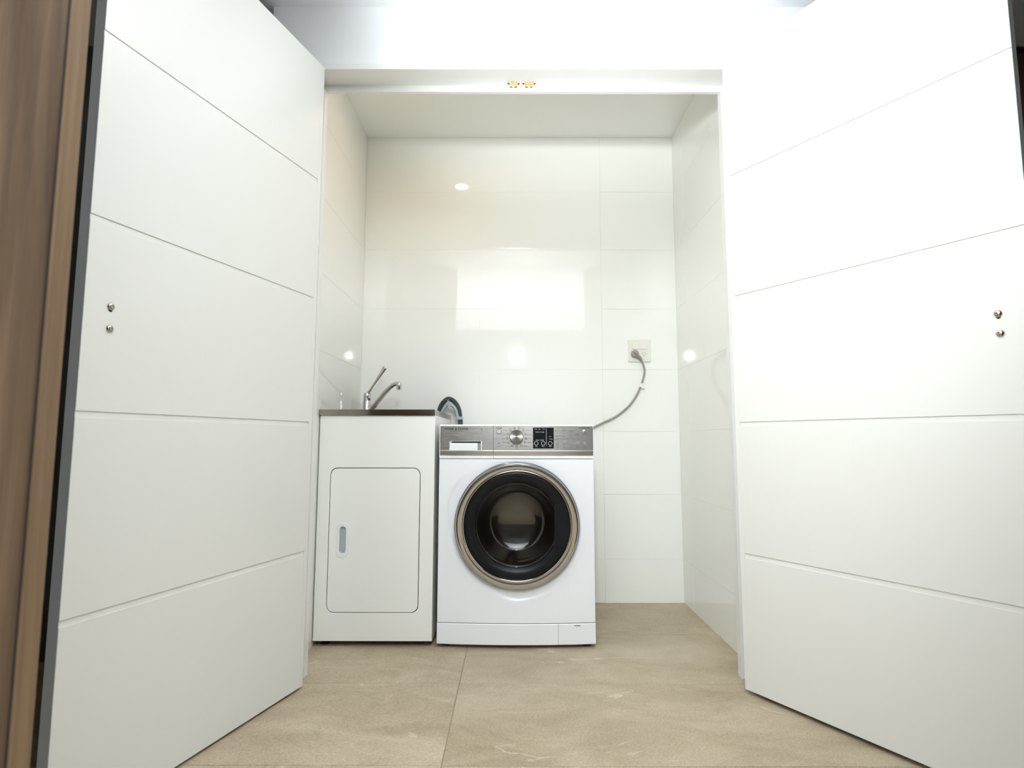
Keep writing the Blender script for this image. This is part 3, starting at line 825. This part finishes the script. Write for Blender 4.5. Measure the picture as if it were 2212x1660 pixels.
tube('spout', sp_, 0.010, M['chrome'], tap, n=18, rad_fn=lambda t: 0.0122 - 0.0036 * t)
lathe('aerator', [(0.0, -0.018), (0.0108, -0.018), (0.0112, -0.016), (0.0112, -0.004), (0.0118, -0.002), (0.0118, 0.010), (0.010, 0.0125), (0.0, 0.0125)], (tpx + 0.181, tpy - 0.145, 1.020), M['chrome'], tap, n=28, axis='Z')

# ------------------------------------------------------------------ drain hose hooked over the tub
HYY = 2.735
dh = empty('drain_hose', (-0.30, HYY, 0.9)); tag(dh, 'charcoal corrugated drain hose hooked over the tub edge behind the washer', 'hose')
arc = [(-0.3560, HYY - 0.010, 0.800), (-0.3570, HYY - 0.008, 0.880), (-0.3545, HYY - 0.004, 0.922), (-0.3400, HYY, 0.955), (-0.3130, HYY, 0.9745), (-0.2830, HYY, 0.960), (-0.2630, HYY, 0.925), (-0.2560, HYY, 0.885), (-0.2530, HYY, 0.84), (-0.2530, HYY, 0.60), (-0.2530, HYY, 0.2)]
tube('hose_tube', arc, 0.0115, M['hose'], dh, n=16, per=44, rad_fn=lambda t: 0.0113 + 0.0007 * math.sin(t * 560))
br = [(-0.3420, HYY - 0.014, 0.900), (-0.3385, HYY - 0.014, 0.915), (-0.3260, HYY - 0.014, 0.936), (-0.3090, HYY - 0.014, 0.947), (-0.2880, HYY - 0.014, 0.938), (-0.2740, HYY - 0.014, 0.915), (-0.2660, HYY - 0.014, 0.880)]
hb = tube('hose_bracket', br, 0.0085, M['bracket'], dh, n=12, rad_fn=lambda t: 0.0082, flat=0.9)
hb['label'] = 'blue grey hose hook'
bb2 = plate('bracket_lug', [[(-0.3195, 0.938), (-0.3005, 0.938), (-0.3065, 0.958), (-0.3080, 0.969), (-0.3150, 0.969), (-0.3165, 0.958)], [(-0.3110 + 0.0022 * math.cos(a), 0.9635 + 0.0022 * math.sin(a)) for a in [2 * math.pi * k / 12 for k in range(12)]]], HYY - 0.0260, 0.008, M['bracket'], hb, bevel=0.0006)
box('bracket_clip', (-0.2785, -0.2425, HYY - 0.019, HYY + 0.012, 0.873, 0.888), M['bracket'], hb, bevel=0.002)

# ------------------------------------------------------------------ power outlet, plug and cord
ox0, ox1, oz0, oz1 = 0.575, 0.687, 1.164, 1.276
out = empty('power_outlet', ((ox0 + ox1) / 2, D, oz0)); tag(out, 'cream double power outlet on the tiled back wall', 'power outlet')
fpz = plate('face_plate', [rrect(ox0, ox1, oz0, oz1, 0.004)], D - 0.010, 0.0095, M['cream_plastic'], out, bevel=0.0028)
inner = plate('inner_plate', [rrect(ox0 + 0.011, ox1 - 0.011, oz0 + 0.011, oz1 - 0.011, 0.003)], D - 0.0112, 0.003, M['cream_plastic'], out, bevel=0.0008)
for x0 in (0.5945, 0.6345):
    bm = bmesh.new()
    bm_box(bm, (x0, x0 + 0.031, D - 0.0118, D - 0.009, 1.2275, 1.2610))
    for v in bm.verts:
        if v.co.y < D - 0.011 and v.co.z < 1.24: v.co.y -= 0.0042
    bmesh.ops.bevel(bm, geom=list(bm.edges), offset=0.0018, segments=2, affect='EDGES')
    link('rocker_switch', bm_mesh(bm, 'rocker_switch'), M['cream_plastic'], out)
sock = bmesh.new()
def slit(bm, x, z, ang, l=0.0075, w=0.0017):
    c, s = math.cos(ang), math.sin(ang)
    bm_box(bm, (-w / 2, w / 2, D - 0.01145, D - 0.0105, -l / 2, l / 2), lambda v: Vector((x + v.x * c - v.z * s, v.y, z + v.x * s + v.z * c)))
for x, z, a in ((0.6460, 1.2085, -0.52), (0.6600, 1.2085, 0.52), (0.6530, 1.1965, 0.0)): slit(sock, x, z, a)
link('socket', bm_mesh(sock, 'socket'), M['dark'], out)
pc = empty('appliance_lead', (0.607, D - 0.02, 1.2)); tag(pc, 'grey power cord plugged into the outlet and trailing behind the washer', 'power cord')
pg = lathe('plug', [(0.0, -0.022), (0.012, -0.0215), (0.0170, -0.019), (0.0190, -0.014), (0.0195, -0.004), (0.0185, 0.0)], (0.6060, D - 0.0112, 1.2030), M['cord'], pc, n=36)
box('plug_rib', (0, 0.026, -0.0022, 0.0022, -0.002, 0.002), M['rubber'], pg, bevel=0.001, basis=lambda v: Vector((0.5955 + v.x * 0.78 + v.z * 0.6, D - 0.0330 + v.y, 1.2085 - v.x * 0.62 + v.z * 0.78)))
yc = D - 0.016
cordp = [(0.612, D - 0.026, 1.196), (0.628, D - 0.024, 1.1835), (0.639, yc, 1.170), (0.649, yc, 1.145), (0.6525, yc, 1.120), (0.648, yc, 1.090), (0.634, yc, 1.048), (0.612, yc, 1.000), (0.590, yc, 0.967), (0.563, yc, 0.936), (0.505, yc, 0.891), (0.436, yc, 0.858), (0.385, yc, 0.832), (0.33, yc - 0.01, 0.79), (0.28, yc - 0.02, 0.72), (0.24, yc - 0.03, 0.60)]
tube('cable', cordp, 0.0048, M['cord'], pc, n=12, per=8)
tube('strain_relief', [(0.614, D - 0.026, 1.1945), (0.624, D - 0.025, 1.187), (0.6325, D - 0.021, 1.179), (0.638, yc - 0.001, 1.172)], 0.008, M['cord'], pc, n=14, rad_fn=lambda t: 0.0105 - 0.0045 * t)
tg = box('cable_tag', (-0.0062, 0.0062, -0.0075, 0.0055, -0.010, 0.010), M['whiteplastic'], pc, bevel=0.0008, basis=lambda v: Vector((0.633 + v.x * 0.93 + v.z * 0.33, yc + v.y, 1.046 - v.x * 0.33 + v.z * 0.93)))
box('cable_tag', (0.004, 0.019, -0.0072, -0.0060, -0.012, 0.000), M['whiteplastic'], pc, basis=lambda v: Vector((0.633 + v.x * 0.93 + v.z * 0.33, yc + v.y, 1.046 - v.x * 0.33 + v.z * 0.93)))

# ------------------------------------------------------------------ brass catches under the head jamb
def catch(x0, x1, label):
    y, z = 1.934, HZ
    c = empty('roller_catch', ((x0 + x1) / 2, y, z)); tag(c, label, 'door catch', 'brass catches under the door head')
    xm = (x0 + x1) / 2
    box('strike_plate', (x0 - 0.004, x1 + 0.004, y - 0.006, y + 0.006, z - 0.0022, z - 0.0001), M['brass'], c, bevel=0.0006)
    for s in (-1, 1):
        a, b2 = sorted((xm + s * 0.0025, xm + s * 0.0135))
        box('catch_arm', (a, b2, y - 0.005, y + 0.005, z - 0.0075, z - 0.0022), M['brass'], c, bevel=0.0012)
        tube('roller', [(xm + s * 0.0035, y, z - 0.0105), (xm + s * 0.0135, y, z - 0.0105)], 0.0032, M['brass'], c, n=12, spline=False)
    for x in (x0, x1):
        lathe('screw', [(0.0, -0.0042), (0.0026, -0.0036), (0.0034, -0.0022)], (x, y, z), M['brass_dark'], c, n=16, axis='Z')
catch(-0.018, 0.0195, 'left of two small brass catches under the doorway head')
catch(0.0365, 0.0765, 'right of two small brass catches under the doorway head')

# ------------------------------------------------------------------ downlights
def downlight(label, x, y, z, watts, col, cone, disc):
    dl = empty('downlight', (x, y, z)); tag(dl, label, 'downlight')
    lathe('trim_ring', [(0.052, -0.0005), (0.051, -0.004), (0.040, -0.005), (0.038, -0.002)], (x, y, z), M['whiteplastic'], dl, n=48, axis='Z')
    lathe('lamp_disc', [(0.0, -0.0025), (0.038, -0.0025), (0.0385, -0.0005)], (x, y, z), M[disc], dl, n=40, axis='Z')
    la = bpy.data.lights.new('downlight_lamp', 'AREA'); la.shape = 'DISK'; la.size = 0.074; la.energy = watts; la.color = col; la.spread = math.radians(cone)
    lo = bpy.data.objects.new('downlight_lamp', la); COL.objects.link(lo); lo.location = (x, y, z - 0.007)
    lo.parent = dl; lo.matrix_parent_inverse = dl.matrix_world.inverted()
downlight('round warm downlight in the recess ceiling, seen mirrored in the tiles', -0.32, 2.23, HN, 1.0, (1.0, 0.72, 0.48), 165, 'lamp')
downlight('added out-of-view round downlight in the room ceiling, brightening the open doors', 0.06, 1.38, CEIL, 2.0, (0.97, 0.98, 1.0), 175, 'lamp')  # unseen room fitting, added for extra fill on header and doors
